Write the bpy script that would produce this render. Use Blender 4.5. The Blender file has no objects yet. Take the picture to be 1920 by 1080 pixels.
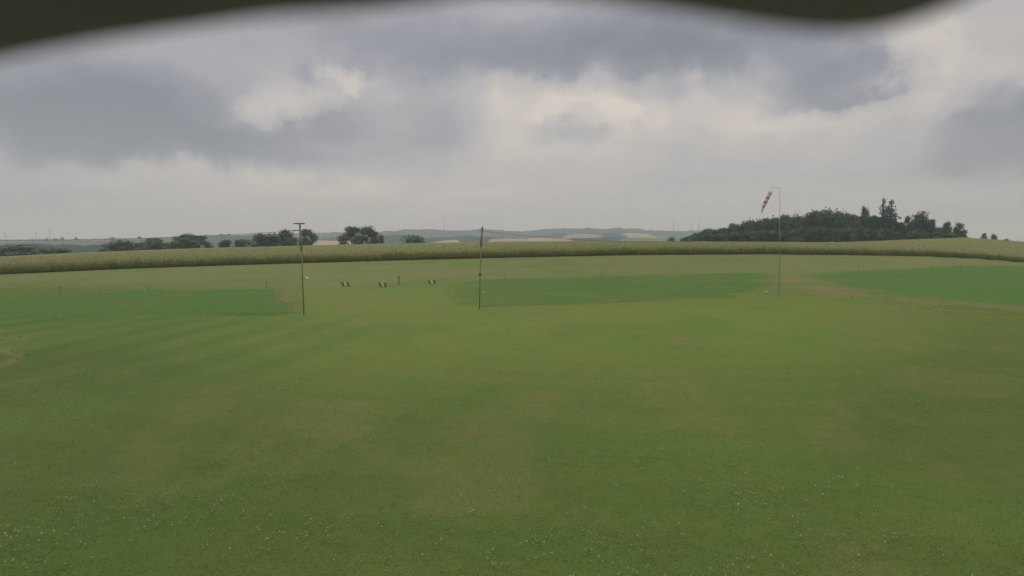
import bpy, math, random
import numpy as np

# ---------------------------------------------------------------- scene / camera
S = bpy.context.scene
COL = S.collection
CAMH = 4.0
F = 1144.0                       # focal length in pixels of the 1920 wide picture
HORIZON = 445.0
PITCH = math.atan((540 - HORIZON) / F)

cam_data = bpy.data.cameras.new('camera')
cam = bpy.data.objects.new('camera', cam_data)
COL.objects.link(cam)
cam.location = (0, 0, CAMH)
cam.rotation_euler = (math.pi / 2 - PITCH, 0, 0)
cam_data.sensor_width = 36
cam_data.lens = 36 * F / 1920
cam_data.clip_start = 0.02
cam_data.clip_end = 60000
cam_data.dof.use_dof = True
cam_data.dof.focus_distance = 55
cam_data.dof.aperture_fstop = 3.4
S.camera = cam

S.view_settings.view_transform = 'Standard'
S.view_settings.look = 'None'
S.view_settings.exposure = 0.0
S.view_settings.gamma = 1.0
S.view_settings.use_curve_mapping = False
S.cycles.max_bounces = 6
S.cycles.diffuse_bounces = 3
S.cycles.volume_bounces = 2
S.cycles.transparent_max_bounces = 8
S.cycles.use_denoising = True

CP, SP = math.cos(PITCH), math.sin(PITCH)

def ray(px, py):
    """world direction of a pixel of the 1920x1080 photograph"""
    a = (px - 960) / F
    b = (540 - py) / F
    return (a, CP + b * SP, -SP + b * CP)

def at(px, py, Y):
    """world point on that pixel's line at depth Y"""
    d = ray(px, py)
    t = Y / d[1]
    return (d[0] * t, Y, CAMH + d[2] * t)

def on_flat(px, py):
    d = ray(px, py)
    t = -CAMH / d[2]
    return (d[0] * t, d[1] * t, 0.0)

# ---------------------------------------------------------------- world
SUN_EL, SUN_AZ = math.radians(48), math.radians(-22)     # azimuth from +Y towards +X
world = bpy.data.worlds.new('World')
S.world = world
world.use_nodes = True
wt = world.node_tree
wt.nodes.clear()
W = wt.nodes.new
L = wt.links.new

def wmath(op, a, b=None, c=None, clamp=False):
    n = W('ShaderNodeMath'); n.operation = op; n.use_clamp = clamp
    for i, v in enumerate((a, b, c)):
        if v is None: continue
        if isinstance(v, (int, float)): n.inputs[i].default_value = v
        else: L(v, n.inputs[i])
    return n.outputs[0]

def wvec(op, a, b=None):
    n = W('ShaderNodeVectorMath'); n.operation = op
    for i, v in enumerate((a, b)):
        if v is None: continue
        if isinstance(v, tuple): n.inputs[i].default_value = v
        else: L(v, n.inputs[i])
    return n.outputs['Value'] if op in ('LENGTH', 'DISTANCE', 'DOT_PRODUCT') else n.outputs['Vector']

def wnoise(vec, scale, detail=6, rough=0.5, dist=0.0):
    n = W('ShaderNodeTexNoise'); n.inputs['Scale'].default_value = scale
    n.inputs['Detail'].default_value = detail; n.inputs['Roughness'].default_value = rough
    n.inputs['Distortion'].default_value = dist
    L(vec, n.inputs['Vector'])
    return n

tc = W('ShaderNodeTexCoord')
D = tc.outputs['Generated']
sep = W('ShaderNodeSeparateXYZ'); L(D, sep.inputs[0])
az = wmath('ARCTAN2', sep.outputs[0], sep.outputs[1])
el = wmath('ARCSINE', sep.outputs[2])
# clouds lie on a flat layer: direction divided by its height
h = wmath('ADD', wmath('MAXIMUM', sep.outputs[2], 0.0), 0.16)
inv = wmath('DIVIDE', 1.0, h)
sc_ = W('ShaderNodeVectorMath'); sc_.operation = 'SCALE'; L(D, sc_.inputs[0]); L(inv, sc_.inputs['Scale'])
P = sc_.outputs[0]
n_big = wnoise(P, 0.75, 7, 0.52, 0.3)
n_small = wnoise(P, 2.6, 8, 0.6, 0.2)
# warp for the placed cloud masses
cmb = W('ShaderNodeCombineXYZ'); L(az, cmb.inputs[0]); L(el, cmb.inputs[1])
wn = wnoise(D, 7.0, 7, 0.62)
w1 = wvec('SUBTRACT', wn.outputs['Color'], (0.5, 0.5, 0.5))
w1 = wvec('MULTIPLY', w1, (0.20, 0.11, 0.0))
wn2 = wnoise(D, 26.0, 4, 0.6)
w2 = wvec('MULTIPLY', wvec('SUBTRACT', wn2.outputs['Color'], (0.5, 0.5, 0.5)), (0.060, 0.042, 0.0))
AE = wvec('ADD', wvec('ADD', cmb.outputs[0], w1), w2)

def azel(px, py):
    d = ray(px, py)
    n = math.sqrt(sum(c * c for c in d))
    return math.atan2(d[0], d[1]), math.asin(d[2] / n)

BLOBS = [  # px, py, rx, ry above, ry below, amount, sharpness
    (262, 258, 195, 85, 34, -0.64, 2.6), (60, 230, 150, 90, 40, -0.10, 2), (40, 335, 95, 40, 40, -0.12, 2),
    (180, 130, 260, 50, 70, -0.10, 2), (560, 75, 240, 50, 36, -0.16, 2.5),
    (900, 92, 320, 80, 46, -0.26, 3), (1180, 112, 240, 60, 36, -0.30, 3), (1420, 130, 130, 60, 34, -0.22, 3),
    (1615, 168, 112, 50, 40, -0.56, 4), (1350, 50, 250, 50, 60, -0.22, 2),
    (640, 292, 165, 60, 30, -0.22, 3), (836, 232, 62, 90, 40, -0.26, 3), (700, 200, 110, 60, 60, -0.06, 2),
    (1082, 248, 48, 26, 14, -0.32, 3), (1245, 180, 34, 14, 10, -0.24, 2), (1900, 272, 92, 60, 44, -0.40, 3),
    (1862, 205, 60, 34, 22, -0.22, 3), (1500, 330, 220, 40, 36, -0.10, 2), (575, 152, 26, 18, 16, -0.40, 2),
    (490, 206, 54, 20, 18, 0.42, 3), (558, 182, 54, 22, 22, 0.36, 3), (636, 150, 44, 15, 15, 0.40, 4), (520, 120, 160, 40, 40, 0.10, 2),
    (300, 318, 260, 16, 50, 0.18, 2), (720, 360, 330, 30, 30, 0.08, 2),
    (1240, 205, 300, 44, 60, 0.32, 2.4), (1150, 228, 66, 30, 18, 0.34, 3.5), (1050, 205, 40, 16, 12, 0.22, 3), (950, 200, 80, 40, 70, 0.24, 2),
    (1580, 213, 110, 8, 26, 0.32, 2), (1735, 130, 36, 70, 60, 0.42, 3), (1850, 70, 130, 60, 44, 0.14, 2.4), (1800, 140, 60, 22, 26, 0.20, 3),
    (1020, 330, 420, 60, 50, 0.10, 2), (30, 420, 240, 60, 60, -0.24, 2), (1900, 400, 120, 70, 60, -0.12, 2),
]
n_mid = wnoise(P, 1.5, 8, 0.6, 0.5)
V = wmath('MULTIPLY_ADD', n_big.outputs['Fac'], 0.44, 0.215)
V = wmath('ADD', V, wmath('MULTIPLY', n_mid.outputs['Fac'], 0.20))
V = wmath('ADD', V, wmath('MULTIPLY_ADD', n_small.outputs['Fac'], 0.30, -0.135))
for (px, py, rx, rt_, rb_, amt, shp) in BLOBS:
    a0, e0 = azel(px, py)
    q = W('ShaderNodeSeparateXYZ'); L(wvec('SUBTRACT', AE, (a0, e0, 0)), q.inputs[0])
    qx = wmath('MULTIPLY', q.outputs[0], F / rx * 0.93)
    qy = wmath('MAXIMUM', wmath('MULTIPLY', q.outputs[1], F / rt_ * 0.93), wmath('MULTIPLY', q.outputs[1], -F / rb_ * 0.93))
    d2 = wmath('ADD', wmath('MULTIPLY', qx, qx), wmath('MULTIPLY', qy, qy))
    e = wmath('POWER', 2.718, wmath('MULTIPLY', wmath('POWER', d2, shp / 2.0), -0.7))
    V = wmath('MULTIPLY_ADD', e, amt * 0.82, V)
ramp = W('ShaderNodeValToRGB')
L(V, ramp.inputs[0])
cr = ramp.color_ramp
cr.interpolation = 'LINEAR'
cr.elements[0].position = 0.02; cr.elements[0].color = (0.215, 0.230, 0.268, 1)
cr.elements[1].position = 1.1 if False else 1.0; cr.elements[1].color = (0.74, 0.66, 0.60, 1)
for p_, c_ in ((0.26, (0.302, 0.304, 0.348)), (0.5, (0.448, 0.438, 0.463)), (0.73, (0.565, 0.527, 0.505))):
    e_ = cr.elements.new(p_); e_.color = (*c_, 1)
# haze veil low down, brightening to the zenith as an overcast sky does
low = wmath('POWER', 2.718, wmath('MULTIPLY', wmath('MAXIMUM', el, 0.0), -16.0))
veil = W('ShaderNodeMix'); veil.data_type = 'RGBA'
L(wmath('MULTIPLY', low, 0.6), veil.inputs['Factor']); L(ramp.outputs[0], veil.inputs['A'])
veil.inputs['B'].default_value = (0.452, 0.436, 0.422, 1)
zen = W('ShaderNodeMapRange'); zen.interpolation_type = 'SMOOTHSTEP'
L(el, zen.inputs['Value'])
zen.inputs['From Min'].default_value = 0.42; zen.inputs['From Max'].default_value = 1.3
zen.inputs['To Min'].default_value = 1.0; zen.inputs['To Max'].default_value = 1.7
zs = W('ShaderNodeVectorMath'); zs.operation = 'SCALE'
L(veil.outputs['Result'], zs.inputs[0]); L(zen.outputs[0], zs.inputs['Scale'])
sky = W('ShaderNodeTexSky'); sky.sky_type = 'NISHITA'; sky.sun_disc = False
sky.sun_elevation = SUN_EL; sky.sun_rotation = SUN_AZ
skyb = W('ShaderNodeBackground'); skyb.inputs['Strength'].default_value = 0.06
L(sky.outputs[0], skyb.inputs['Color'])
cl = W('ShaderNodeBackground'); cl.inputs['Strength'].default_value = 1.0
L(zs.outputs[0], cl.inputs['Color'])
mixs = W('ShaderNodeMixShader'); mixs.inputs[0].default_value = 0.94
L(skyb.outputs[0], mixs.inputs[1]); L(cl.outputs[0], mixs.inputs[2])
wo = W('ShaderNodeOutputWorld'); L(mixs.outputs[0], wo.inputs['Surface'])

sun_d = bpy.data.lights.new('sun', 'SUN')
sun_d.energy = 1.25; sun_d.angle = math.radians(28); sun_d.color = (1.0, 0.95, 0.88)
sun = bpy.data.objects.new('sun', sun_d); COL.objects.link(sun)
from mathutils import Vector, Matrix, noise as mn
sv = Vector((math.sin(SUN_AZ) * math.cos(SUN_EL), math.cos(SUN_AZ) * math.cos(SUN_EL), math.sin(SUN_EL)))
sun.rotation_euler = sv.to_track_quat('Z', 'Y').to_euler()
sun.location = (0, 0, 60)

# ---------------------------------------------------------------- helpers
def tag(o, label=None, cat=None, group=None, kind=None):
    if label: o['label'] = label
    if cat: o['category'] = cat
    if group: o['group'] = group
    if kind: o['kind'] = kind
    return o

def empty(name, loc, rz=0):
    o = bpy.data.objects.new(name, None); COL.objects.link(o)
    o.location = loc; o.rotation_euler = (0, 0, rz); o.empty_display_size = 0.2
    return o

class MB:
    def __init__(s): s.v = []; s.f = []
    def quad_pts(s, pts):
        n = len(s.v); s.v += [tuple(p) for p in pts]; s.f.append(tuple(range(n, n + len(pts))))
    def box(s, c, size, rot=None):
        n = len(s.v); hx, hy, hz = (k / 2 for k in size)
        for dx, dy, dz in ((-1,-1,-1),(1,-1,-1),(1,1,-1),(-1,1,-1),(-1,-1,1),(1,-1,1),(1,1,1),(-1,1,1)):
            p = Vector((dx * hx, dy * hy, dz * hz))
            if rot is not None: p = rot @ p
            s.v.append((c[0] + p.x, c[1] + p.y, c[2] + p.z))
        for q in ((0,3,2,1),(4,5,6,7),(0,1,5,4),(1,2,6,5),(2,3,7,6),(3,0,4,7)):
            s.f.append(tuple(n + i for i in q))
    def tube(s, pts, radii, seg=8, cap=True):
        pts = [Vector(p) for p in pts]
        rings = []
        for i, p in enumerate(pts):
            a = pts[max(i - 1, 0)]; b = pts[min(i + 1, len(pts) - 1)]
            t = (b - a).normalized()
            ref = Vector((0, 1, 0)) if abs(t.y) < 0.9 else Vector((1, 0, 0))
            u = t.cross(ref).normalized(); w = t.cross(u).normalized()
            r = radii[i] if hasattr(radii, '__len__') else radii
            n = len(s.v)
            for k in range(seg):
                an = 2 * math.pi * k / seg
                q = p + (u * math.cos(an) + w * math.sin(an)) * r
                s.v.append(tuple(q))
            rings.append(n)
        for a, b in zip(rings, rings[1:]):
            for k in range(seg):
                s.f.append((a + k, a + (k + 1) % seg, b + (k + 1) % seg, b + k))
        if cap:
            s.f.append(tuple(rings[0] + k for k in range(seg))[::-1])
            s.f.append(tuple(rings[-1] + k for k in range(seg)))
    def mesh(s, name, mat, smooth=False):
        me = bpy.data.meshes.new(name); me.from_pydata(s.v, [], s.f)
        me.materials.append(mat)
        if smooth: me.polygons.foreach_set('use_smooth', [True] * len(me.polygons))
        me.update()
        return me
    def build(s, name, mat, parent=None, smooth=False):
        return link(name, s.mesh(name, mat, smooth), parent)

def link(name, me, parent=None):
    o = bpy.data.objects.new(name, me); COL.objects.link(o)
    if parent is not None: o.parent = parent
    return o

def copy_tree(root, loc=None):
    c = root.copy(); COL.objects.link(c)
    for ch in list(root.children):
        k = ch.copy(); COL.objects.link(k); k.parent = c
        for g in list(ch.children):
            q = g.copy(); COL.objects.link(q); q.parent = k
    if loc is not None: c.location = loc
    return c

class Mat:
    """small node-material writer"""
    def __init__(s, name, rough=0.8, spec=0.3):
        s.m = bpy.data.materials.new(name); s.m.use_nodes = True
        s.t = s.m.node_tree; s.b = s.t.nodes['Principled BSDF']
        s.b.inputs['Roughness'].default_value = rough
        s.b.inputs['Specular IOR Level'].default_value = spec
    def n(s, k): return s.t.nodes.new(k)
    def l(s, a, b): s.t.links.new(a, b)
    def coord(s, kind='Object'):
        return s.n('ShaderNodeTexCoord').outputs[kind]
    def pos(s): return s.n('ShaderNodeNewGeometry').outputs['Position']
    def noise(s, vec, scale, detail=4, rough=0.55, dist=0, stretch=None):
        if stretch:
            mp = s.n('ShaderNodeMapping'); s.l(vec, mp.inputs[0]); mp.inputs['Scale'].default_value = stretch; vec = mp.outputs[0]
        t = s.n('ShaderNodeTexNoise'); s.l(vec, t.inputs['Vector'])
        t.inputs['Scale'].default_value = scale; t.inputs['Detail'].default_value = detail
        t.inputs['Roughness'].default_value = rough; t.inputs['Distortion'].default_value = dist
        return t.outputs['Fac']
    def ramp(s, fac, stops):
        r = s.n('ShaderNodeValToRGB'); s.l(fac, r.inputs[0])
        e = r.color_ramp.elements
        e[0].position, e[0].color = stops[0][0], (*stops[0][1], 1)
        e[1].position, e[1].color = stops[-1][0], (*stops[-1][1], 1)
        for p, c in stops[1:-1]:
            k = e.new(p); k.color = (*c, 1)
        return r.outputs[0]
    def rng(s, fac, a, b, c, d, smooth=True):
        r = s.n('ShaderNodeMapRange'); s.l(fac, r.inputs['Value'])
        if smooth: r.interpolation_type = 'SMOOTHSTEP'
        for k, v in zip(('From Min', 'From Max', 'To Min', 'To Max'), (a, b, c, d)): r.inputs[k].default_value = v
        return r.outputs[0]
    def mix(s, fac, a, b, mode='MIX'):
        m = s.n('ShaderNodeMix'); m.data_type = 'RGBA'; m.blend_type = mode
        for key, v in (('Factor', fac), ('A', a), ('B', b)):
            if isinstance(v, (int, float)): m.inputs[key].default_value = v
            elif isinstance(v, tuple): m.inputs[key].default_value = (*v[:3], 1)
            else: s.l(v, m.inputs[key])
        return m.outputs['Result']
    def math(s, op, a, b=None):
        m = s.n('ShaderNodeMath'); m.operation = op
        for i, v in enumerate((a, b)):
            if v is None: continue
            if isinstance(v, (int, float)): m.inputs[i].default_value = v
            else: s.l(v, m.inputs[i])
        return m.outputs[0]
    def attr(s, name):
        a = s.n('ShaderNodeAttribute'); a.attribute_name = name; return a.outputs['Color']
    def color(s, c):
        if isinstance(c, tuple): s.b.inputs['Base Color'].default_value = (*c[:3], 1)
        else: s.l(c, s.b.inputs['Base Color'])
    def bump(s, h_, strength, dist):
        b = s.n('ShaderNodeBump'); b.inputs['Strength'].default_value = strength
        b.inputs['Distance'].default_value = dist; s.l(h_, b.inputs['Height']); s.l(b.outputs[0], s.b.inputs['Normal'])

def simple(name, c, rough=0.7, var=0.25, scale=6, spec=0.3):
    m = Mat(name, rough, spec)
    f = m.noise(m.coord(), scale, 5, 0.6)
    m.color(m.ramp(f, [(0.25, tuple(k * (1 - var) for k in c)), (0.75, tuple(min(1, k * (1 + var)) for k in c))]))
    m.bump(f, 0.2, 0.01)
    return m.m

# ---------------------------------------------------------------- terrain height
def interp(x, pts):
    return np.interp(x, [p[0] for p in pts], [p[1] for p in pts])

U = lambda px: (px - 960) / F
EDGE_Y = [(U(-300), 74), (U(0), 80), (U(480), 87), (U(960), 93), (U(1300), 100), (U(1560), 108), (U(1750), 116), (U(1920), 132), (U(2250), 160)]
EDGE_PY = [(0, 515), (240, 504), (480, 496), (720, 489), (960, 483), (1200, 478), (1440, 476.5), (1600, 478.5), (1740, 481), (1840, 486), (1920, 493)]
HOR_PY = [(0, 480), (110, 474), (240, 469), (360, 464.5), (480, 461.5), (720, 455.5), (960, 452), (1200, 451), (1440, 452), (1560, 453), (1640, 450.5), (1740, 446.5), (1810, 444.5), (1870, 448), (1920, 452.5)]
HOR_Y = 215.0
CROP = 1.15

def pxz(pts, Yf, shift=0.0):
    out = []
    for px, py in pts:
        Yv = Yf if isinstance(Yf, float) else float(interp(U(px), Yf))
        out.append((U(px) , at(px, py, Yv)[2] - shift, Yv))
    return out
_e = pxz(EDGE_PY, EDGE_Y); _h = pxz(HOR_PY, HOR_Y, CROP)
# u in these tables is X/Y on the true line of sight
EU = [ (at(px, py, 1.0)[0]) for px, py in EDGE_PY]; EZ = [k[1] for k in _e]
HU = [ (at(px, py, 1.0)[0]) for px, py in HOR_PY]; HZ = [k[1] for k in _h]

def sm(t):
    t = np.clip(t, 0, 1); return t * t * (3 - 2 * t)

def height(X, Y):
    X = np.asarray(X, float); Y = np.asarray(Y, float)
    Yp = np.maximum(Y, 1.0)
    u = np.clip(X / Yp, -1.1, 1.1)
    ye = np.interp(u, [p[0] for p in EDGE_Y], [p[1] for p in EDGE_Y])
    ze = np.interp(u, EU, EZ); zh = np.interp(u, HU, HZ)
    z = np.zeros_like(Yp)
    t1 = (Yp - 42) / (ye - 42)
    z = np.where(Yp > 42, ze * (0.35 * np.clip(t1, 0, 1) ** 2 + 0.65 * np.clip(t1, 0, 1) ** 1.4), 0)
    t2 = np.clip((Yp - ye) / (HOR_Y - ye), 0, 1)
    z2 = ze + (zh - ze) * (t2 ** 0.85)
    z = np.where(Yp > ye, z2, z)
    t3 = np.clip((Yp - HOR_Y) / 500, 0, 1)
    z3 = zh - 24 * t3 ** 1.1 - 8 * sm((Yp - 700) / 900)
    z = np.where(Yp > HOR_Y, z3, z)
    # blend to level ground behind and to the sides
    return z * sm((Y - 20) / 25)

def hz(x, y): return float(height(x, y))

def ground_hit(px, py):
    """march a pixel's line to the terrain"""
    d = ray(px, py); t = 3.0
    while t < 2000:
        x, y, z = d[0] * t, d[1] * t, CAMH + d[2] * t
        if z < hz(x, y): break
        t *= 1.004
    return (x, y, hz(x, y))

# value noise for masks
rs = np.random.RandomState(4)
_tab = rs.rand(256, 256)
def vnoise(x, y):
    x = np.asarray(x, float); y = np.asarray(y, float)
    xi = np.floor(x).astype(int); yi = np.floor(y).astype(int)
    fx = x - xi; fy = y - yi; fx = fx * fx * (3 - 2 * fx); fy = fy * fy * (3 - 2 * fy)
    g = lambda a, b: _tab[a % 256, b % 256]
    return (g(xi, yi) * (1 - fx) + g(xi + 1, yi) * fx) * (1 - fy) + (g(xi, yi + 1) * (1 - fx) + g(xi + 1, yi + 1) * fx) * fy
def fbm(x, y, o=4):
    s = 0; a = 0.5; k = 1.0
    for i in range(o):
        s = s + a * vnoise(x * k + 17 * i, y * k + 31 * i); a *= 0.5; k *= 2.03
    return s / (1 - 0.5 ** o)

def poly_mask(poly, X, Y, soft):
    """signed soft inside mask of a world polygon (metres)"""
    P_ = np.array(poly); n = len(P_)
    inside = np.zeros(X.shape, bool); dist = np.full(X.shape, 1e9)
    for i in range(n):
        x1, y1 = P_[i]; x2, y2 = P_[(i + 1) % n]
        cond = ((y1 > Y) != (y2 > Y))
        xin = (x2 - x1) * (Y - y1) / ((y2 - y1) if y2 != y1 else 1e-9) + x1
        inside ^= cond & (X < xin)
        dx, dy = x2 - x1, y2 - y1
        t = np.clip(((X - x1) * dx + (Y - y1) * dy) / (dx * dx + dy * dy + 1e-12), 0, 1)
        dist = np.minimum(dist, np.hypot(X - x1 - t * dx, Y - y1 - t * dy))
    sd = np.where(inside, dist, -dist)
    return sm(sd / soft + 0.5)

def wpoly(pix): return [ground_hit(px, py)[:2] for px, py in pix]

Z_LEFT = wpoly([(-160, 566), (0, 558), (250, 549), (505, 544), (528, 560), (562, 583), (500, 589), (300, 592), (100, 602), (0, 614), (-160, 640)])
Z_MID = wpoly([(822, 536), (900, 526), (1100, 521), (1300, 515), (1425, 513), (1440, 525), (1425, 545), (1360, 557), (1220, 561), (1100, 565), (960, 572), (868, 574), (842, 560)])
Z_RIGHT = wpoly([(1500, 517), (1600, 509), (1720, 503), (1920, 500), (2300, 500), (2300, 610), (1920, 577), (1780, 566), (1650, 551), (1560, 535)])
Z_DRY = wpoly([(1432, 512), (1500, 514), (1560, 534), (1650, 550), (1780, 565), (1920, 577), (2200, 596), (2200, 618), (1920, 592), (1780, 588), (1640, 573), (1540, 562), (1470, 559), (1450, 548), (1440, 530)])
Z_DRYL = wpoly([(-30, 655), (-10, 625), (8, 613), (19, 616), (14, 632), (2, 655), (-20, 690)])
Z_LIP = wpoly([(900, 576), (960, 573), (1060, 570), (1230, 563.5), (1230, 563), (1060, 568), (960, 571), (900, 574)])
Z_LIPL = wpoly([(340, 594), (450, 591), (560, 588), (560, 586), (450, 588), (340, 593)])
Z_PATH = wpoly([(506, 541), (540, 545), (585, 590), (566, 590), (530, 562)])

azs = np.concatenate([np.radians(np.linspace(-180, -50, 40, endpoint=False)), np.radians(np.linspace(-50, 50, 560, endpoint=False)), np.radians(np.linspace(50, 180, 41))])
pys = np.arange(760, 7.5, -1.6)
rad = list(CAMH * F / pys)
rad = [0.02, 1, 2, 3.5, 5] + [r for r in rad if r > 5.5]
while rad[-1] < 9000: rad.append(rad[-1] * 1.045)
rad = np.array(rad)
A_, R_ = np.meshgrid(azs, rad)
GX = R_ * np.sin(A_); GY = R_ * np.cos(A_)
GZ = height(GX, GY)
jx = GX + 3.0 * (fbm(GX * 0.35, GY * 0.35) - 0.5); jy = GY + 4.6 * (fbm(GX * 0.3 + 9, GY * 0.3 + 4) - 0.5)
mL = poly_mask(Z_LEFT, jx, jy, 2.2); mM = poly_mask(Z_MID, jx, jy, 3.2); mR = poly_mask(Z_RIGHT, jx, jy, 4.0)
mM = mM * sm((GX / np.maximum(GY, 1) - U(800)) / (U(905) - U(800)))
mD = poly_mask(Z_DRY, jx, jy, 3.2); mDL = poly_mask(Z_DRYL, jx, jy, 0.6); mP = poly_mask(Z_PATH, jx, jy, 1.2)
mLip = np.maximum(poly_mask(Z_LIP, GX, GY, 0.5), poly_mask(Z_LIPL, GX, GY, 0.5))
gv = sm((fbm(GX * .22 + 60, GY * .5 + 7, 4) - .30) / .30)
green = np.clip(mL + mM * 0.9 + mR, 0, 1) * (0.78 + 0.22 * gv)
dry = np.clip(mD * sm((fbm(GX * .35 + 4, GY * .8) - .28) / .35) + mDL + mP * 0.5, 0, 1)
GZ = GZ + green * 0.05 + mD * 0.05 * fbm(GX * 1.3, GY * 1.3) + mLip * 0.04
Yp_ = np.maximum(GY, 1)
ye_ = np.interp(np.clip(GX / Yp_, -1.1, 1.1), [p[0] for p in EDGE_Y], [p[1] for p in EDGE_Y])
runway = sm((GY - 44) / 14) * (1 - green) * (1 - dry)
far = sm((GY - 230) / 40)
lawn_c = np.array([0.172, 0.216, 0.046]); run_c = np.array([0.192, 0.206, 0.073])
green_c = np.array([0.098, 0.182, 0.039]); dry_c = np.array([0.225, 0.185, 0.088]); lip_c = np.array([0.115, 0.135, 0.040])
far_c = np.array([0.10, 0.13, 0.05])
Cc = np.ones(GX.shape + (3,)) * lawn_c
def lay(C_, m, c): return C_ * (1 - m[..., None]) + np.array(c) * m[..., None]
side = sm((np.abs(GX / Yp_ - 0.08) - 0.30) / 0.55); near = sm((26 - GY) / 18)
Cc = lay(Cc, np.clip(side * 0.8 + near * 0.9, 0, 1) * (0.75 + 0.5 * fbm(GX * .12, GY * .12)), (0.104, 0.148, 0.033))  # vignette painted into the turf colour: darker near the camera and at the sides
Cc = lay(Cc, runway, run_c); Cc = lay(Cc, green, green_c); Cc = lay(Cc, np.clip(dry, 0, 1) * 0.95, dry_c)
Cc = lay(Cc, mLip * 0.8, lip_c); Cc = lay(Cc, far, far_c)
# broad natural patches: lusher and drier turf
pt = fbm(GX * 0.16 + 3, GY * 0.16 + 8, 3); pt2 = fbm(GX * 0.45 + 33, GY * 0.30 + 18, 4)
Cc = lay(Cc, sm((pt - 0.50) / 0.22) * 0.55 * (1 - far) * (1 - green), (0.120, 0.195, 0.038))
Cc = lay(Cc, sm((0.44 - pt2) / 0.18) * 0.36 * (1 - far) * (1 - green), (0.198, 0.185, 0.062))
nr, na = GX.shape
verts = np.stack([GX, GY, GZ], -1).reshape(-1, 3)
i0 = np.arange(nr - 1)[:, None] * na + np.arange(na - 1)[None, :]
quads = np.stack([i0, i0 + 1, i0 + na + 1, i0 + na], -1).reshape(-1, 4)[:, ::-1]

def np_mesh(name, v, f, mat, col=None, smooth=True):
    me = bpy.data.meshes.new(name)
    v = np.asarray(v, np.float32); f = np.asarray(f, np.int32)
    me.vertices.add(len(v)); me.vertices.foreach_set('co', v.ravel())
    k = f.shape[1]
    me.loops.add(f.size); me.loops.foreach_set('vertex_index', f.ravel())
    me.polygons.add(len(f)); me.polygons.foreach_set('loop_start', np.arange(0, f.size, k, dtype=np.int32))
    me.polygons.foreach_set('use_smooth', np.full(len(f), smooth))
    if col is not None:
        ca = me.color_attributes.new('tint', 'FLOAT_COLOR', 'POINT')
        ca.data.foreach_set('color', np.concatenate([col, np.ones((len(col), 1))], 1).astype(np.float32).ravel())
    me.materials.append(mat); me.update(calc_edges=True); me.validate()
    return me

g = Mat('turf', 0.95, 0.12)
pos = g.pos()
tint = g.attr('tint')
n1 = g.noise(pos, 0.55, 6, 0.62)
n2 = g.noise(pos, 3.2, 5, 0.65)
n3 = g.noise(pos, 26.0, 4, 0.7)
n0 = g.noise(pos, 0.12, 3, 0.5)
c = g.mix(g.rng(n0, 0.40, 0.62, 0, 0.35), tint, g.mix(1.0, tint, (0.72, 1.02, 0.85), 'MULTIPLY'))
c = g.mix(g.rng(n1, 0.50, 0.72, 0, 0.55), c, g.mix(1.0, tint, (1.17, 0.98, 1.02), 'MULTIPLY'))
c = g.mix(g.rng(n1, 0.48, 0.28, 0, 0.5), c, g.mix(1.0, tint, (0.70, 0.93, 0.80), 'MULTIPLY'))
c = g.mix(g.rng(n2, 0.3, 0.7, 0, 1), g.mix(1.0, c, (0.92, 0.93, 0.92), 'MULTIPLY'), g.mix(1.0, c, (1.07, 1.06, 1.06), 'MULTIPLY'))
c = g.mix(g.rng(n3, 0.3, 0.72, 0, 1), g.mix(1.0, c, (0.86, 0.88, 0.86), 'MULTIPLY'), g.mix(1.0, c, (1.12, 1.10, 1.10), 'MULTIPLY'))
# mowing passes: wide rings round the field
mp = g.n('ShaderNodeMapping'); g.l(pos, mp.inputs[0]); mp.inputs['Location'].default_value = (-4, -30, 0); mp.inputs['Scale'].default_value = (0.62, 1.25, 0)
wv = g.n('ShaderNodeTexWave'); wv.wave_type = 'RINGS'; wv.rings_direction = 'Z'
g.l(mp.outputs[0], wv.inputs['Vector']); wv.inputs['Scale'].default_value = 0.16; wv.inputs['Distortion'].default_value = 0.9
wv.inputs['Detail'].default_value = 2; wv.inputs['Detail Scale'].default_value = 0.4
c = g.mix(g.rng(wv.outputs['Fac'], 0.2, 0.8, 0, 0.38), c, g.mix(1.0, c, (0.88, 0.93, 0.88), 'MULTIPLY'))
mp2 = g.n('ShaderNodeMapping'); g.l(pos, mp2.inputs[0]); mp2.inputs['Rotation'].default_value = (0, 0, 0.16)
wv2 = g.n('ShaderNodeTexWave'); wv2.bands_direction = 'X'; g.l(mp2.outputs[0], wv2.inputs['Vector'])
wv2.inputs['Scale'].default_value = 0.135; wv2.inputs['Distortion'].default_value = 1.2; wv2.inputs['Detail Scale'].default_value = 0.25
sx_ = g.n('ShaderNodeSeparateXYZ'); g.l(pos, sx_.inputs[0])
msk = g.math('MULTIPLY', g.rng(sx_.outputs[0], -3.0, -8.0, 0, 1), g.rng(sx_.outputs[1], 14.0, 20.0, 0, 1))
msk = g.math('MULTIPLY', msk, g.rng(sx_.outputs[1], 34.0, 27.0, 0, 1))
c = g.mix(g.math('MULTIPLY', msk, g.rng(wv2.outputs['Fac'], 0.3, 0.8, 0, 1)), c, g.mix(1.0, c, (0.84, 0.93, 0.88), 'MULTIPLY'))
g.color(c)
g.bump(g.math('ADD', n3, n2), 0.3, 0.05)
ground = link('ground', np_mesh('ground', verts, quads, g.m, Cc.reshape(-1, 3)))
tag(ground, kind='structure')

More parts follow.
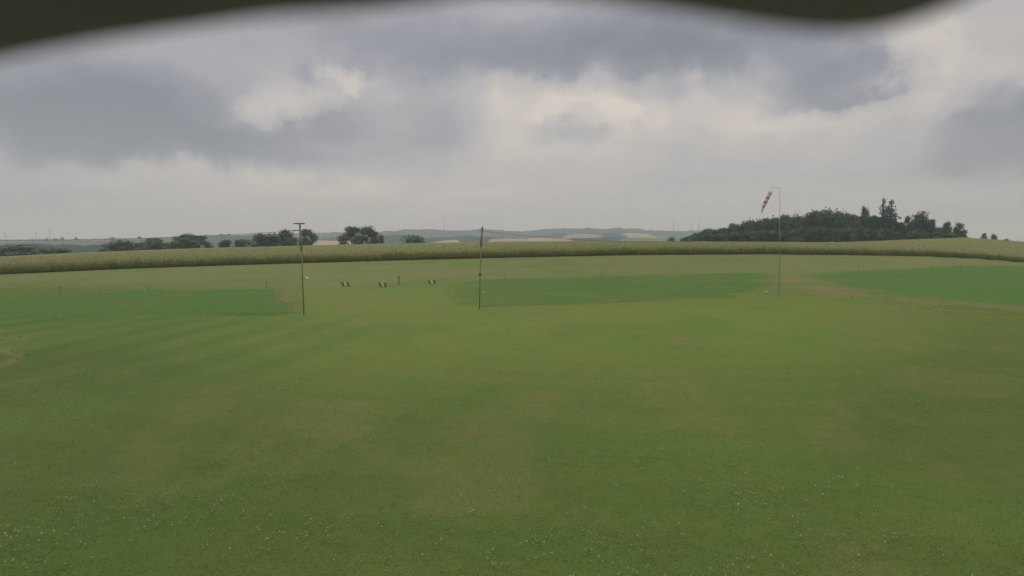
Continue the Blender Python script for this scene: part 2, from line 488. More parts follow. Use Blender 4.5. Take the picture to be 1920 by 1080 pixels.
# ---------------------------------------------------------------- blades (grass, grain) written as thin triangles
def blades(X, Y, Z, hgt, wid, lean, seed, base_c, tip_c, jit=0.15):
    r = np.random.RandomState(seed); n = len(X)
    an = r.rand(n) * math.pi
    dx = np.cos(an) * wid / 2; dy = np.sin(an) * wid / 2
    la = r.rand(n) * 2 * math.pi; lm = r.rand(n) * lean * hgt
    v = np.zeros((n, 4, 3))
    v[:, 0] = np.stack([X - dx, Y - dy, Z], -1); v[:, 1] = np.stack([X + dx, Y + dy, Z], -1)
    tx = X + np.cos(la) * lm; ty = Y + np.sin(la) * lm; tz = Z + hgt
    v[:, 2] = np.stack([tx + dx * .35, ty + dy * .35, tz], -1); v[:, 3] = np.stack([tx - dx * .35, ty - dy * .35, tz], -1)
    f = np.arange(n * 4).reshape(n, 4)
    k = 1 + (r.rand(n, 1) - .5) * 2 * jit
    cb = np.broadcast_to(base_c, (n, 3)) * k; ct = np.broadcast_to(tip_c, (n, 3)) * k
    col = np.stack([cb, cb, ct, ct], 1).reshape(-1, 3)
    return v.reshape(-1, 3), f, col

def cat(parts):
    vs, fs, cs, o = [], [], [], 0
    for v, f, c_ in parts:
        vs.append(v); fs.append(f + o); cs.append(c_); o += len(v)
    return np.concatenate(vs), np.concatenate(fs), np.concatenate(cs)

bm_ = Mat('blade', 0.8, 0.15)
bm_.color(bm_.mix(1.0, bm_.attr('tint'), bm_.ramp(bm_.noise(bm_.pos(), 0.8, 3), [(0.3, (0.85, 0.88, 0.85)), (0.7, (1.1, 1.08, 1.1))]), 'MULTIPLY'))
def translucent(m, amount):
    tr = m.n('ShaderNodeBsdfTranslucent'); src = m.b.inputs['Base Color'].links[0].from_socket
    m.l(src, tr.inputs['Color']); mx = m.n('ShaderNodeMixShader'); mx.inputs[0].default_value = amount
    m.l(m.b.outputs[0], mx.inputs[1]); m.l(tr.outputs[0], mx.inputs[2])
    out = [k for k in m.t.nodes if k.type == 'OUTPUT_MATERIAL'][0]; m.l(mx.outputs[0], out.inputs['Surface'])
translucent(bm_, 0.5)
BLADE = bm_.m

# ---- the grain field
rng = np.random.RandomState(11)
cu = np.linspace(-1.08, 1.12, 560)
ced = np.interp(cu, [p[0] for p in EDGE_Y], [p[1] for p in EDGE_Y])
rows = [0.0, 0.25, 0.5, 0.8] + list(np.geomspace(1.5, 190, 46))
v = []; colr = []
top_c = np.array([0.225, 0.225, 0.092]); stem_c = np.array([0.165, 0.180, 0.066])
grid = []
for ri, dy in enumerate([-1] + rows):
    dd = max(dy, 0.0)
    Yr = ced + 0.5 + dd * (300 - ced) / 190 * 1.0 if dd > 2 else ced + 0.5 + dd
    Yr = Yr + 0.5 * (vnoise(cu * 90, np.full_like(cu, 3.0)) - .5)
    Xr = cu * Yr
    zz = height(Xr, Yr)
    lift = 0.0 if dy < 0 else (CROP - 0.16) * (0.35 + 0.65 * min(dd / 0.8, 1)) + 0.10 * (fbm(Xr * .25, Yr * .25) - .5)
    v.append(np.stack([Xr, Yr, zz + lift], -1))
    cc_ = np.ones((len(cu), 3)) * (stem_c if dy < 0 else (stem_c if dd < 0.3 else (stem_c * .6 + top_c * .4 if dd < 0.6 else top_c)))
    colr.append(cc_)
v = np.concatenate(v); colr = np.concatenate(colr)
nc = len(cu); nrw = len(rows) + 1
i0 = np.arange(nrw - 1)[:, None] * nc + np.arange(nc - 1)[None, :]
f = np.stack([i0, i0 + 1, i0 + nc + 1, i0 + nc], -1).reshape(-1, 4)
cm = Mat('grain_mass', 0.95, 0.1)
pc = cm.pos()
k1 = cm.noise(pc, 0.05, 4, 0.6, 0, (1, 0.35, 1)); k2 = cm.noise(pc, 1.4, 5, 0.7)
cc = cm.mix(cm.rng(k1, .35, .65, 0, .55), cm.attr('tint'), cm.mix(1.0, cm.attr('tint'), (0.82, 1.04, 0.85), 'MULTIPLY'))
cc = cm.mix(cm.rng(k2, .3, .7, 0, 1), cm.mix(1.0, cc, (0.78, 0.8, 0.78), 'MULTIPLY'), cm.mix(1.0, cc, (1.15, 1.13, 1.12), 'MULTIPLY'))
cm.color(cc); cm.bump(k2, 0.8, 0.3)
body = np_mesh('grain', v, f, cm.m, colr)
crop = empty('grain_field', (0, 95, 1))
tag(crop, 'tall unripe pale green grain with a dark shaded front edge behind the runway', 'crop', kind='stuff')
crop.location = (0, 0, 0)
link('grain_mass', body, crop)['kind'] = 'stuff'
n = 30000
u_ = rng.uniform(-1.0, 1.0, n); dep = rng.rand(n) ** 1.3 * 1.6
ye = np.interp(u_, [p[0] for p in EDGE_Y], [p[1] for p in EDGE_Y])
Y_ = ye + dep + 0.5 * (vnoise(u_ * 90, np.full_like(u_, 3.0)) - .5) - 0.15; X_ = u_ * Y_
hh = (CROP * (0.45 + 0.55 * np.minimum(dep / 0.8, 1)) * (0.70 + 0.36 * rng.rand(n))) * (0.80 + 0.4 * fbm(X_ * .35, Y_ * .35))
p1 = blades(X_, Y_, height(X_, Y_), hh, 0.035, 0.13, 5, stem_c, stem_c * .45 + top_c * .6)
n = 70000
u_ = rng.uniform(-1.0, 1.0, n); dep = 1.2 + 100 * rng.rand(n) ** 1.7
ye = np.interp(u_, [p[0] for p in EDGE_Y], [p[1] for p in EDGE_Y])
Y_ = ye + dep; X_ = u_ * Y_
zb = height(X_, Y_) + CROP - 0.32
p2 = blades(X_, Y_, zb, 0.25 + 0.16 * rng.rand(n), 0.05, 0.5, 6, top_c * .8, top_c * 1.15, 0.22)
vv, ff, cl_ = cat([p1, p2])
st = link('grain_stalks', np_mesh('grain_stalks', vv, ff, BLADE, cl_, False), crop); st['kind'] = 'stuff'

# ---- long grass in the unmown strips, lip of rough grass, tufts on the lawn
def scatter_poly(poly, n, seed):
    r = np.random.RandomState(seed); P_ = np.array(poly)
    lo, hi = P_.min(0), P_.max(0); hi = np.minimum(hi, 130)
    X = r.uniform(lo[0], hi[0], n * 3); Y = r.uniform(lo[1], hi[1], n * 3)
    jx = X + 3.0 * (fbm(X * 0.35, Y * 0.35) - 0.5); jy = Y + 4.6 * (fbm(X * 0.3 + 9, Y * 0.3 + 4) - 0.5)
    m = poly_mask(poly, jx, jy, 0.8)
    k = (r.rand(len(X)) < m * sm((fbm(X * .22 + 60, Y * .5 + 7, 4) - .30) / .30)) & (np.abs(X / np.maximum(Y, 1)) < 1.0) & (Y > 5)
    return X[k][:n], Y[k][:n]
parts = []
gb, gt = np.array([0.100, 0.182, 0.040]), np.array([0.114, 0.206, 0.046])
db, dt = np.array([0.235, 0.215, 0.085]), np.array([0.29, 0.25, 0.11])
for poly, n, sd, h0, cb, ct in ((Z_LEFT, 12000, 1, .028, gt, gt), (Z_MID, 12000, 2, .028, gt, gt), (Z_RIGHT, 14000, 3, .03, gt, gt),
                                (Z_DRY, 5000, 4, .028, db, dt), (Z_DRYL, 400, 5, .06, db, dt), (Z_PATH, 900, 8, .06, db, dt),
                                (Z_LIP, 300, 6, .04, gb, gt), (Z_LIPL, 250, 7, .035, gb, gt)):
    X_, Y_ = scatter_poly(poly, n, sd)
    if poly is Z_MID:
        keep = rng.rand(len(X_)) < sm((X_ / Y_ - U(800)) / (U(905) - U(800))); X_, Y_ = X_[keep], Y_[keep]
    parts.append(blades(X_, Y_, height(X_, Y_) + 0.02, h0 * (0.6 + rng.rand(len(X_))), 0.035, 1.2, sd + 20, cb, ct, 0.2))
vv, ff, cl_ = cat(parts)
tg = link('long_grass', np_mesh('long_grass', vv, ff, BLADE, cl_, False))
tag(tg, 'unmown bright green grass strips with dry straw edges beyond the net', 'grass', kind='stuff')

n = 240000
py_ = rng.uniform(0, 1, n)
Yn = CAMH * F / (90 + 1000 * py_ ** 1.1); un = rng.uniform(-1.0, 1.0, n); Xn = un * (Yn + 7.0)
hb = 0.006 + 0.009 * rng.rand(n)
ptn = sm((fbm(Xn * 0.16 + 3, Yn * 0.16 + 8, 3) - 0.42) / 0.25)[:, None]
vign = (np.clip(sm((np.abs(un - 0.08) - 0.30) / 0.55) * .8 + sm((26 - Yn) / 18) * .9, 0, 1))[:, None]
base = (np.array([0.180, 0.222, 0.049]) * (1 - ptn) + np.array([0.128, 0.198, 0.040]) * ptn) * (1 - .36 * vign)  # blades carry the same painted vignette, darkened near and towards the sides
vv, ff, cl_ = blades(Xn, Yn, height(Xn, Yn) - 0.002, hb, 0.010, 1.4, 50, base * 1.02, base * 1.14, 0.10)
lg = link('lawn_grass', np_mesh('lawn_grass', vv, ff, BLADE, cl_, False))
tag(lg, 'short mown lawn grass covering the foreground', 'grass', kind='stuff')

# ---- clover heads
n = 9000
py_ = rng.uniform(0, 1, n) ** 0.9
Yn = CAMH * F / (170 + 520 * py_); un = rng.uniform(-0.95, 0.95, n); Xn = un * Yn
keep = (fbm(Xn * .5 + 50, Yn * .5 + 3, 4) + 0.25 * rng.rand(n)) > 0.67
Xn, Yn = Xn[keep], Yn[keep]; n = len(Xn)
oct_v = np.array([(1,0,0),(-1,0,0),(0,1,0),(0,-1,0),(0,0,1),(0,0,-1)], float)
oct_f = np.array([(0,2,4),(2,1,4),(1,3,4),(3,0,4),(2,0,5),(1,2,5),(3,1,5),(0,3,5)])
r_ = (0.005 + 0.0105 * rng.rand(n) ** 1.4) * (1 + Yn / 30)
vv = (oct_v[None] * r_[:, None, None] + np.stack([Xn, Yn, height(Xn, Yn) + 0.035 + 0.03 * rng.rand(n)], -1)[:, None]).reshape(-1, 3)
ff = (oct_f[None] + 6 * np.arange(n)[:, None, None]).reshape(-1, 3)
kf = 0.55 + 0.45 * rng.rand(n)
cl_ = np.repeat(np.array([0.66, 0.66, 0.45])[None] * kf[:, None], 6, 0)
fl = link('clover_flowers', np_mesh('clover_flowers', vv, ff, BLADE, cl_, True))
tag(fl, 'tiny white clover flowers scattered over the mown lawn', 'flowers', kind='stuff')

# ---------------------------------------------------------------- far country: hills one behind another
def hill(name, D, pts, col, rough, front, back, base=-34, seed=0, tone=None, mat=None, step=2.0):
    """a hill whose crest runs at distance D; pts: (px, py) of its crest as seen"""
    x0, x1 = pts[0][0], pts[-1][0]
    px = np.arange(x0, x1 + step, step)
    py = np.interp(px, [p[0] for p in pts], [p[1] for p in pts])
    cz = np.array([at(a, b, D)[2] for a, b in zip(px, py)])
    ux = np.array([at(a, b, 1.0)[0] for a, b in zip(px, py)])
    taper = np.minimum(sm((px - x0) / 40.0), sm((x1 - px) / 40.0)) if tone is None else 1.0
    ys = [-1, -.82, -.64, -.48, -.34, -.22, -.14, -.08, -.04, 0, .05, .12, .25, .5, .75, 1]
    V_ = []; 
    for s_ in ys:
        Yr = D + (s_ * front if s_ < 0 else s_ * back)
        prof = 1 - sm(abs(s_)) 
        X = ux * Yr
        rf = rough * (fbm(X / (rough * 6 + 1) + seed, np.full_like(X, Yr / (rough * 5 + 1)), 4) - 0.62) * 2 * (1 if prof > 0.02 else 0)
        z = base + (cz - base) * prof + rf
        V_.append(np.stack([X, np.full_like(X, Yr), z], -1))
    V_ = np.concatenate(V_); nx = len(px)
    i0 = np.arange(len(ys) - 1)[:, None] * nx + np.arange(nx - 1)[None, :]
    f = np.stack([i0, i0 + 1, i0 + nx + 1, i0 + nx], -1).reshape(-1, 4)
    return tag(link(name, np_mesh(name, V_, f, mat)), kind='structure')

def land_mat(name, a, b, scale, c3=None):
    m = Mat(name, 0.95, 0.05); p = m.pos()
    f = m.noise(p, scale, 5, 0.6); f2 = m.noise(p, scale * 0.13, 2, 0.4)
    col = m.ramp(f, [(0.3, a), (0.7, b)])
    if c3 is not None:
        vo = m.n('ShaderNodeTexVoronoi'); vo.inputs['Scale'].default_value = 0.0022; m.l(p, vo.inputs['Vector'])
        sp = m.n('ShaderNodeSeparateColor'); m.l(vo.outputs['Color'], sp.inputs[0])
        st_ = m.rng(sp.outputs[0], 0.66, 0.70, 0, 0.75)
        col = m.mix(st_, col, c3)
    m.color(col); m.bump(f, 0.6, 6)
    return m.m
M_WOOD = land_mat('far_wood', (0.018, 0.032, 0.020), (0.045, 0.066, 0.035), 0.03)
M_PLAIN = land_mat('far_farmland', (0.045, 0.070, 0.034), (0.085, 0.105, 0.052), 0.004, (0.13, 0.12, 0.07))
M_TAN = land_mat('ripe_field', (0.34, 0.27, 0.15), (0.46, 0.36, 0.21), 0.01)
M_GREENF = land_mat('green_field', (0.11, 0.16, 0.06), (0.16, 0.21, 0.09), 0.01)

hill('far_hills', 2700, [(-500, 452), (300, 447), (430, 441), (560, 439), (640, 436), (700, 433.5), (760, 431), (800, 430), (860, 431), (900, 431), (960, 432), (1010, 430), (1060, 428.5), (1120, 427.5), (1160, 427), (1180, 429), (1215, 430), (1290, 431), (1340, 433), (1450, 440), (1600, 462), (1800, 470)], None, 11, 600, 700, seed=3, mat=M_WOOD)
hill('wooded_hills', 2300, [(-500, 470), (350, 450), (470, 444), (600, 442), (700, 440), (760, 438), (850, 441), (905, 437), (960, 440), (1020, 440), (1080, 441), (1160, 440), (1230, 441), (1330, 441), (1450, 448), (1600, 464), (1800, 470)], None, 5, 700, 500, seed=8, mat=M_PLAIN)
hill('farmland', 1500, [(-500, 455), (0, 453), (90, 451), (190, 449.5), (280, 446.5), (380, 442), (470, 440), (540, 443), (640, 452), (760, 470)], None, 2, 420, 400, seed=12, mat=M_PLAIN)
hill('wooded_slope', 760, [(-500, 470), (0, 459), (60, 456.5), (120, 459), (180, 460), (260, 461), (350, 463), (460, 466), (560, 480)], None, 3, 160, 150, seed=15, mat=M_WOOD)
hill('dark_woodland', 1500, [(480, 470), (560, 447), (640, 445), (700, 441), (740, 440), (800, 443), (860, 441), (890, 442), (940, 447), (1000, 449), (1060, 448), (1110, 445), (1160, 444), (1180, 449), (1240, 468)], None, 6, 300, 200, seed=18, mat=M_WOOD)
hill('woodland_crest', 2000, [(960, 455), (1010, 441), (1050, 437.5), (1110, 436.5), (1150, 437), (1170, 441), (1200, 455)], None, 6, 200, 200, seed=19, mat=M_WOOD)
hill('ripe_field', 1320, [(560, 475), (588, 452), (600, 450.5), (640, 451.5), (665, 453), (690, 475)], None, 1, 160, 120, seed=21, mat=M_TAN)
hill('ripe_field', 1250, [(800, 470), (808, 455), (818, 453), (835, 451), (856, 449.5), (862, 453), (880, 470)], None, 1, 140, 100, seed=22, mat=M_TAN)
hill('ripe_field', 1400, [(905, 470), (918, 449), (935, 447.5), (955, 446.8), (962, 449), (966, 448), (978, 447), (985, 449), (1000, 446), (1030, 445), (1055, 446), (1070, 449), (1100, 470)], None, 1.2, 160, 100, seed=23, mat=M_TAN)
hill('ripe_field', 1850, [(1040, 455), (1062, 440.5), (1080, 439), (1100, 438.6), (1125, 440), (1150, 455)], None, 1, 60, 60, seed=26, mat=M_TAN)
hill('ripe_field', 2150, [(1150, 455), (1168, 437.5), (1185, 436.5), (1215, 438.5), (1232, 444), (1240, 455)], None, 1, 200, 120, seed=24, mat=M_TAN)
hill('green_field', 1250, [(1140, 470), (1165, 448), (1190, 445), (1230, 446), (1270, 447), (1310, 450), (1350, 470)], None, 1, 160, 120, seed=25, mat=M_GREENF)

# ---------------------------------------------------------------- trees
fm = Mat('foliage', 0.75, 0.2)
oi = fm.n('ShaderNodeObjectInfo').outputs['Random']
tintc = fm.ramp(oi, [(0.0, (0.074, 0.112, 0.060)), (0.5, (0.088, 0.130, 0.066)), (1.0, (0.110, 0.148, 0.070))])
f1 = fm.noise(fm.pos(), 0.55, 4, 0.65)
fm.color(fm.mix(1.0, tintc, fm.ramp(f1, [(0.3, (0.6, 0.66, 0.65)), (0.7, (1.4, 1.35, 1.2))]), 'MULTIPLY'))
FOL = fm.m
sf = Mat('spruce_foliage', 0.8, 0.15)
sf.color(sf.ramp(sf.noise(sf.pos(), 0.9, 4, 0.6), [(0.3, (0.060, 0.084, 0.058)), (0.7, (0.115, 0.145, 0.090))]))
SPR = sf.m
BARK = simple('bark', (0.075, 0.06, 0.045), 0.9)

def crown_mesh(kind, seed, leaves=1900):
    r = np.random.RandomState(seed)
    cs = []
    lobes = []
    if kind == 'spruce':
        pts_ = []
        nw = 17
        for w_i in range(nw):
            hw = 0.10 + 0.86 * (w_i / (nw - 1)) ** 0.92
            Lw = 0.50 * (1.03 - hw) ** 0.80
            for b_i in range(8 if hw < .7 else 6):
                if r.rand() < 0.14: continue
                an = r.rand() * 6.283; Lb = Lw * r.uniform(.62, 1.18)
                nb_ = max(3, int(22 * Lb / .5))
                tt = np.linspace(.12, 1, nb_) + r.normal(0, .03, nb_)
                rad_ = Lb * tt
                dz = -0.30 * rad_ + 0.10 * Lb * tt ** 3
                sp_ = 0.030 * (1.1 - tt)
                pts_.append(np.stack([rad_ * np.cos(an) + r.normal(0, 1, nb_) * sp_, rad_ * np.sin(an) + r.normal(0, 1, nb_) * sp_, hw + dz + r.normal(0, .006, nb_)], -1))
        c = np.concatenate(pts_ + [np.stack([np.zeros(8), np.zeros(8), np.linspace(.93, 1, 8)], -1)]); N = len(c); c = np.repeat(c, 2, 0) + r.normal(0, .008, (2 * N, 3)); N = len(c)
        siz = 0.013 + 0.020 * r.rand(N)
        lobes = [((0, 0, 0.08 + 0.07 * i), 0.30 * (0.95 - 0.07 * i), 0.06) for i in range(12)]
    else:
        nl = {'broad': 18, 'round': 12, 'ragged': 22, 'bush': 9}[kind]
        for i in range(nl):
            an = r.rand() * 2 * math.pi
            if kind == 'broad': z = r.uniform(.22, .86); rr = .36 * (1 - ((z - .4) / .62) ** 2) * r.uniform(.5, 1); s_ = r.uniform(.13, .22)
            elif kind == 'round': z = r.uniform(.28, .78); rr = .30 * math.sqrt(r.rand()) * (1.15 - z); s_ = r.uniform(.16, .26)
            elif kind == 'bush': z = r.uniform(.28, .68); rr = .32 * r.rand(); s_ = r.uniform(.2, .3)
            else: z = r.uniform(.26, .90); rr = .36 * (1.05 - z) * r.uniform(.3, 1.1); s_ = r.uniform(.07, .15)
            lobes.append(((rr * math.cos(an), rr * math.sin(an), min(z, 1 - s_ * .9)), s_, s_ * r.uniform(.75, 1.0)))
        which = r.randint(0, nl, leaves)
        d = r.normal(size=(leaves, 3)); d /= np.linalg.norm(d, axis=1)[:, None]
        q = r.uniform(.45, 1.12, leaves) ** 0.6 * np.where(r.rand(leaves) < .12, r.uniform(1.0, 1.16, leaves), 1.0)
        C0 = np.array([l_[0] for l_ in lobes])[which]; SR = np.array([(l_[1], l_[1], l_[2]) for l_ in lobes])[which]
        c = C0 + d * SR * q[:, None]
        c[:, 2] = np.maximum(c[:, 2], 0.10)
        siz = (0.016 + 0.026 * r.rand(leaves)) * (0.8 if kind in ('ragged', 'broad') else 1)
    N = len(c)
    a = r.normal(size=(N, 3)); a /= np.linalg.norm(a, axis=1)[:, None]
    b = np.cross(a, r.normal(size=(N, 3))); b /= np.linalg.norm(b, axis=1)[:, None]
    a *= siz[:, None]; b *= siz[:, None] * 0.8
    zt = np.percentile(c[:, 2], 99.3); wx = np.percentile(np.hypot(c[:, 0], c[:, 1]), 97) * 2
    kz, kx = 0.985 / zt, (0.98 / wx if kind != 'spruce' else 1.0)
    c = c * [kx, kx, kz]
    lobes = [((l_[0][0] * kx, l_[0][1] * kx, l_[0][2] * kz), l_[1] * kx, l_[2] * kz) for l_ in lobes]
    v = np.stack([c - a, c + b * .8, c + a, c - b], 1).reshape(-1, 3)
    f = [tuple(range(4 * i, 4 * i + 4)) for i in range(N)]
    v = [tuple(p) for p in v]
    # knotted inner mass so that no light passes straight through
    for (cx, cy, cz), s_, h_ in lobes:
        n0_ = len(v); k = {'spruce': .42, 'ragged': .40}.get(kind, .60)
        for j in range(5):
            th = math.pi * j / 4
            for i in range(8):
                ph = 2 * math.pi * i / 8
                w_ = k * r.uniform(.8, 1.15)
                v.append((cx + s_ * w_ * math.sin(th) * math.cos(ph), cy + s_ * w_ * math.sin(th) * math.sin(ph), cz + h_ * w_ * math.cos(th)))
        for j in range(4):
            for i in range(8):
                f.append((n0_ + j * 8 + i, n0_ + j * 8 + (i + 1) % 8, n0_ + (j + 1) * 8 + (i + 1) % 8, n0_ + (j + 1) * 8 + i))
    me = bpy.data.meshes.new(kind + '_crown'); me.from_pydata(v, [], f); me.materials.append(SPR if kind == 'spruce' else FOL); me.update()
    return me

def trunk_mesh(kind, seed):
    r = random.Random(seed); m = MB()
    top = .92 if kind == 'spruce' else .62
    m.tube([(0, 0, -.03), (r.uniform(-.01, .01), 0, .2), (r.uniform(-.02, .02), r.uniform(-.02, .02), top)], [.034, .026, .006], 7)
    if kind != 'spruce':
        for i in range(5):
            an = r.uniform(0, 6.28); z0 = r.uniform(.2, .45); z1 = z0 + r.uniform(.15, .3); q = r.uniform(.15, .3)
            m.tube([(0, 0, z0), (q * .5 * math.cos(an), q * .5 * math.sin(an), (z0 + z1) / 2), (q * math.cos(an), q * math.sin(an), z1)], [.014, .009, .003], 5)
    return m.mesh(kind + '_trunk', BARK, True)

KINDS = {}
for kd, nv in (('broad', 4), ('round', 3), ('ragged', 4), ('bush', 3), ('spruce', 3)):
    KINDS[kd] = [(crown_mesh(kd, 40 + i * 7 + len(kd), 2600 if kd in ('spruce', 'broad') else 1900), trunk_mesh(kd, i + 3)) for i in range(nv)]
rt = random.Random(21)
def tree(kd, px, top_py, wpx, Y, label, name='tree', category='tree', group=None, vi=None, stretch=1.0, depth=None):
    x, _, _ = at(px, top_py, Y)
    gz = hz(x, Y) - 0.1
    tz = at(px, top_py, Y)[2]
    H = (tz - gz)
    w = wpx * Y / F / (0.92 if kd != 'spruce' else 0.92)
    o = empty(name, (x, Y, gz), rt.uniform(0, 6.28))
    o.scale = (w, w if depth is None else depth, H)
    cm_, tm_ = KINDS[kd][(vi if vi is not None else rt.randrange(9)) % len(KINDS[kd])]
    link('crown', cm_, o); link('trunk', tm_, o)
    tag(o, label, category, group)
    return o

T = [
 ('bush', 18, 460, 74, 250, 'low dark bushy tree at the left edge of the photo behind the grain', 'tree'),
 ('bush', 50, 468, 36, 262, 'small dark bush on the right flank of the leftmost bushy tree', 'bush'),
 ('bush', 104, 464.5, 54, 255, 'low flat bush standing alone between the leftmost tree and the long tree row', 'bush'),
 ('bush', 190, 467, 18, 270, 'tiny dark bush just left of the long tree row', 'bush'),
 ('round', 229, 450.5, 54, 290, 'rounded tree at the left end of the long tree row', 'tree'),
 ('bush', 258, 455, 30, 300, 'low tree filling the dip after the first tree of the long row', 'tree'),
 ('round', 286, 446.5, 48, 285, 'second rounded tree of the long row, left of the broad dome tree', 'tree'),
 ('broad', 342, 438.5, 62, 275, 'broad dome shaped tree, the largest of the left tree row', 'tree'),
 ('broad', 372, 442, 44, 285, 'tree merged into the right flank of the broad dome tree', 'tree'),
 ('bush', 312, 456, 30, 295, 'low bush against the left foot of the broad dome tree', 'bush'),
 ('round', 422, 450, 30, 300, 'small round tree standing right of the broad dome tree', 'tree'),
 ('round', 452, 448.5, 28, 300, 'small round tree just before the dense middle clump', 'tree'),
 ('broad', 480, 437.5, 46, 290, 'tree at the left end of the dense clump left of the T topped pole', 'tree'),
 ('round', 512, 438, 46, 296, 'middle tree of the dense clump left of the T topped pole', 'tree'),
 ('broad', 543, 430.5, 44, 285, 'tall tree touching the left side of the T topped pole', 'tree'),
 ('broad', 577, 429.5, 36, 288, 'tall rounded tree right of the T topped pole beside a ripe field', 'tree'),
 ('broad', 659, 425, 46, 290, 'left half of the tall twin crowned tree pair in the open', 'tree'),
 ('broad', 687, 424.5, 46, 284, 'right half of the tall twin crowned tree pair in the open', 'tree'),
 ('ragged', 713, 440, 18, 300, 'small ragged tree right of the tall twin crowned pair', 'tree'),
 ('bush', 779, 441.5, 58, 330, 'low wide dome shaped bush standing alone below the radio mast', 'bush'),
 ('bush', 1257, 444.5, 20, 420, 'small dark bush in the green field left of the wood', 'bush'),
 ('bush', 1280, 446, 14, 420, 'tiny bush at the left foot of the wood', 'bush'),
 ('ragged', 1846, 437, 15, 330, 'left of two small lone trees on the hill crest right of the wood', 'tree'),
 ('round', 1864, 438.5, 14, 330, 'right of two small lone trees on the hill crest right of the wood', 'tree'),
 ('bush', 1890, 448, 12, 330, 'tiny bush on the hill crest near the right edge', 'bush'),
]
for kd, px, py, w, Y, lab, c_ in T:
    tree(kd, px, py, w, Y, lab, 'bush' if c_ == 'bush' else 'broadleaf_tree', c_, 'trees behind the grain field' if c_ == 'tree' else 'bushes behind the grain field')
# small trees on the far left plateau skyline
PL = ['first', 'second', 'third', 'fourth', 'fifth', 'sixth', 'seventh', 'eighth', 'ninth']
for i, (px, py) in enumerate([(86, 448.3), (104, 448), (116, 446), (142, 446.2), (210, 445.8), (262, 444), (386, 441), (416, 440), (430, 439.5)]):
    p = at(px, py, 1480.0)
    o = empty('broadleaf_tree', (p[0], p[1], p[2] - 9), rt.uniform(0, 6)); o.scale = (10, 10, 11)
    cm_, tm_ = KINDS['bush'][i % 3]; link('crown', cm_, o); link('trunk', tm_, o)
    tag(o, 'tiny far tree dotting the left plateau skyline, ' + PL[i] + ' counting from the left', 'tree', 'far trees on the plateau skyline')

SKY_ = [(1287, 446), (1300, 437), (1312, 430), (1330, 428), (1347, 424), (1360, 424), (1385, 415.5), (1422, 411), (1440, 409.5), (1455, 407), (1466, 402), (1500, 401), (1520, 395), (1531, 391.5), (1557, 394), (1588, 396), (1602, 396), (1624, 400), (1642, 401), (1660, 402), (1690, 417), (1704, 412), (1725, 408), (1749, 417), (1762, 424), (1777, 423), (1798, 426), (1812, 440)]
WOOD = []
for rank, (Y0, stp, lift) in enumerate(((262, 14.5, 5.0), (290, 24, 1.0))):
    px = 1296 + rank * 6
    while px < 1806:
        tp = float(interp(px, SKY_)) + lift + rt.uniform(-1.6, 3.2)
        kd = rt.choice(['round', 'broad', 'round', 'ragged'] if px < 1600 else ['ragged', 'broad', 'ragged'])
        wd = rt.uniform(30, 44) if px < 1680 else rt.uniform(24, 32)
        if px < 1320 or px > 1775: wd *= .72
        WOOD.append((rank, px, tree(kd, px, tp, wd, Y0 + rt.uniform(-8, 8), '', 'broadleaf_tree', 'tree', ('front', 'back')[rank] + ' rank of the wood on the right')))
        px += stp * rt.uniform(.8, 1.2)
# low shrubs closing the foot of the wood
px = 1294
while px < 1808:
    WOOD.append((2, px, tree('bush', px, float(interp(px, SKY_)) * .4 + .6 * 449 - 2, 38, 250 + rt.uniform(-3, 3), '', 'shrub', 'shrub', 'shrubs along the foot of the wood')))
    px += 22 * rt.uniform(.8, 1.2)
ORD = ['first', 'second', 'third', 'fourth', 'fifth', 'sixth', 'seventh', 'eighth', 'ninth', 'tenth', 'eleventh', 'twelfth']
REFS = [(1285, 'left tip of the wood'), (1462, 'windsock mast'), (1664, 'tall spruces'), (1812, 'right end of the wood')]
for rank, word in ((0, 'dark broadleaf tree in the front rank'), (1, 'treetop showing behind the front rank'), (2, 'dark low shrub at the foot of the wood')):
    mine = [(p_, o_) for r_k, p_, o_ in WOOD if r_k == rank]
    for ri, (rp, rn) in enumerate(REFS):
        near_ = [(p_, o_) for p_, o_ in mine if min(REFS, key=lambda q_: abs(q_[0] - p_))[0] == rp]
        for sd_, nm in ((-1, 'left'), (1, 'right')):
            lst = sorted([(abs(p_ - rp), o_) for p_, o_ in near_ if (p_ - rp) * sd_ > 0], key=lambda k_: k_[0])
            for k_, (_, o_) in enumerate(lst): o_['label'] = word + ', ' + ORD[min(k_, 11)] + ' ' + nm + ' of the ' + rn.replace(' of the wood', ' tip').replace('tip tip', 'tip')
for kd, px, py, w, Y, lab in (
    ('spruce', 1657, 373.5, 40, 256, 'left spire of the two tall spruces above the wood'),
    ('spruce', 1672, 376, 52, 252, 'right and fuller of the two tall spruces above the wood'),
    ('spruce', 1665, 388, 36, 262, 'lower spruce wedged between the two tall spruces'),
    ('ragged', 1620, 386, 16, 258, 'thin forked treetop poking above the wood left of the spruces'),
    ('ragged', 1627, 390, 14, 260, 'second thin treetop right beside the forked one left of the spruces'),
    ('ragged', 1703, 405, 22, 256, 'pointed tree just right of the spruces across the gap'),
    ('ragged', 1727, 396.5, 40, 254, 'tall ragged tree right of the spruces, second highest of the wood'),
    ('ragged', 1748, 411, 26, 256, 'leaning ragged tree on the right flank of the tall ragged tree'),
    ('ragged', 1777, 415.5, 24, 258, 'pointed tree near the right end of the wood'),
    ('ragged', 1798, 417.5, 26, 256, 'second last pointed tree at the right end of the wood'),
    ('ragged', 1808, 430, 16, 258, 'lowest ragged tree closing the right end of the wood')):
    tree(kd, px, py, w, Y, lab, 'spruce_tree' if kd == 'spruce' else 'broadleaf_tree', 'tree')

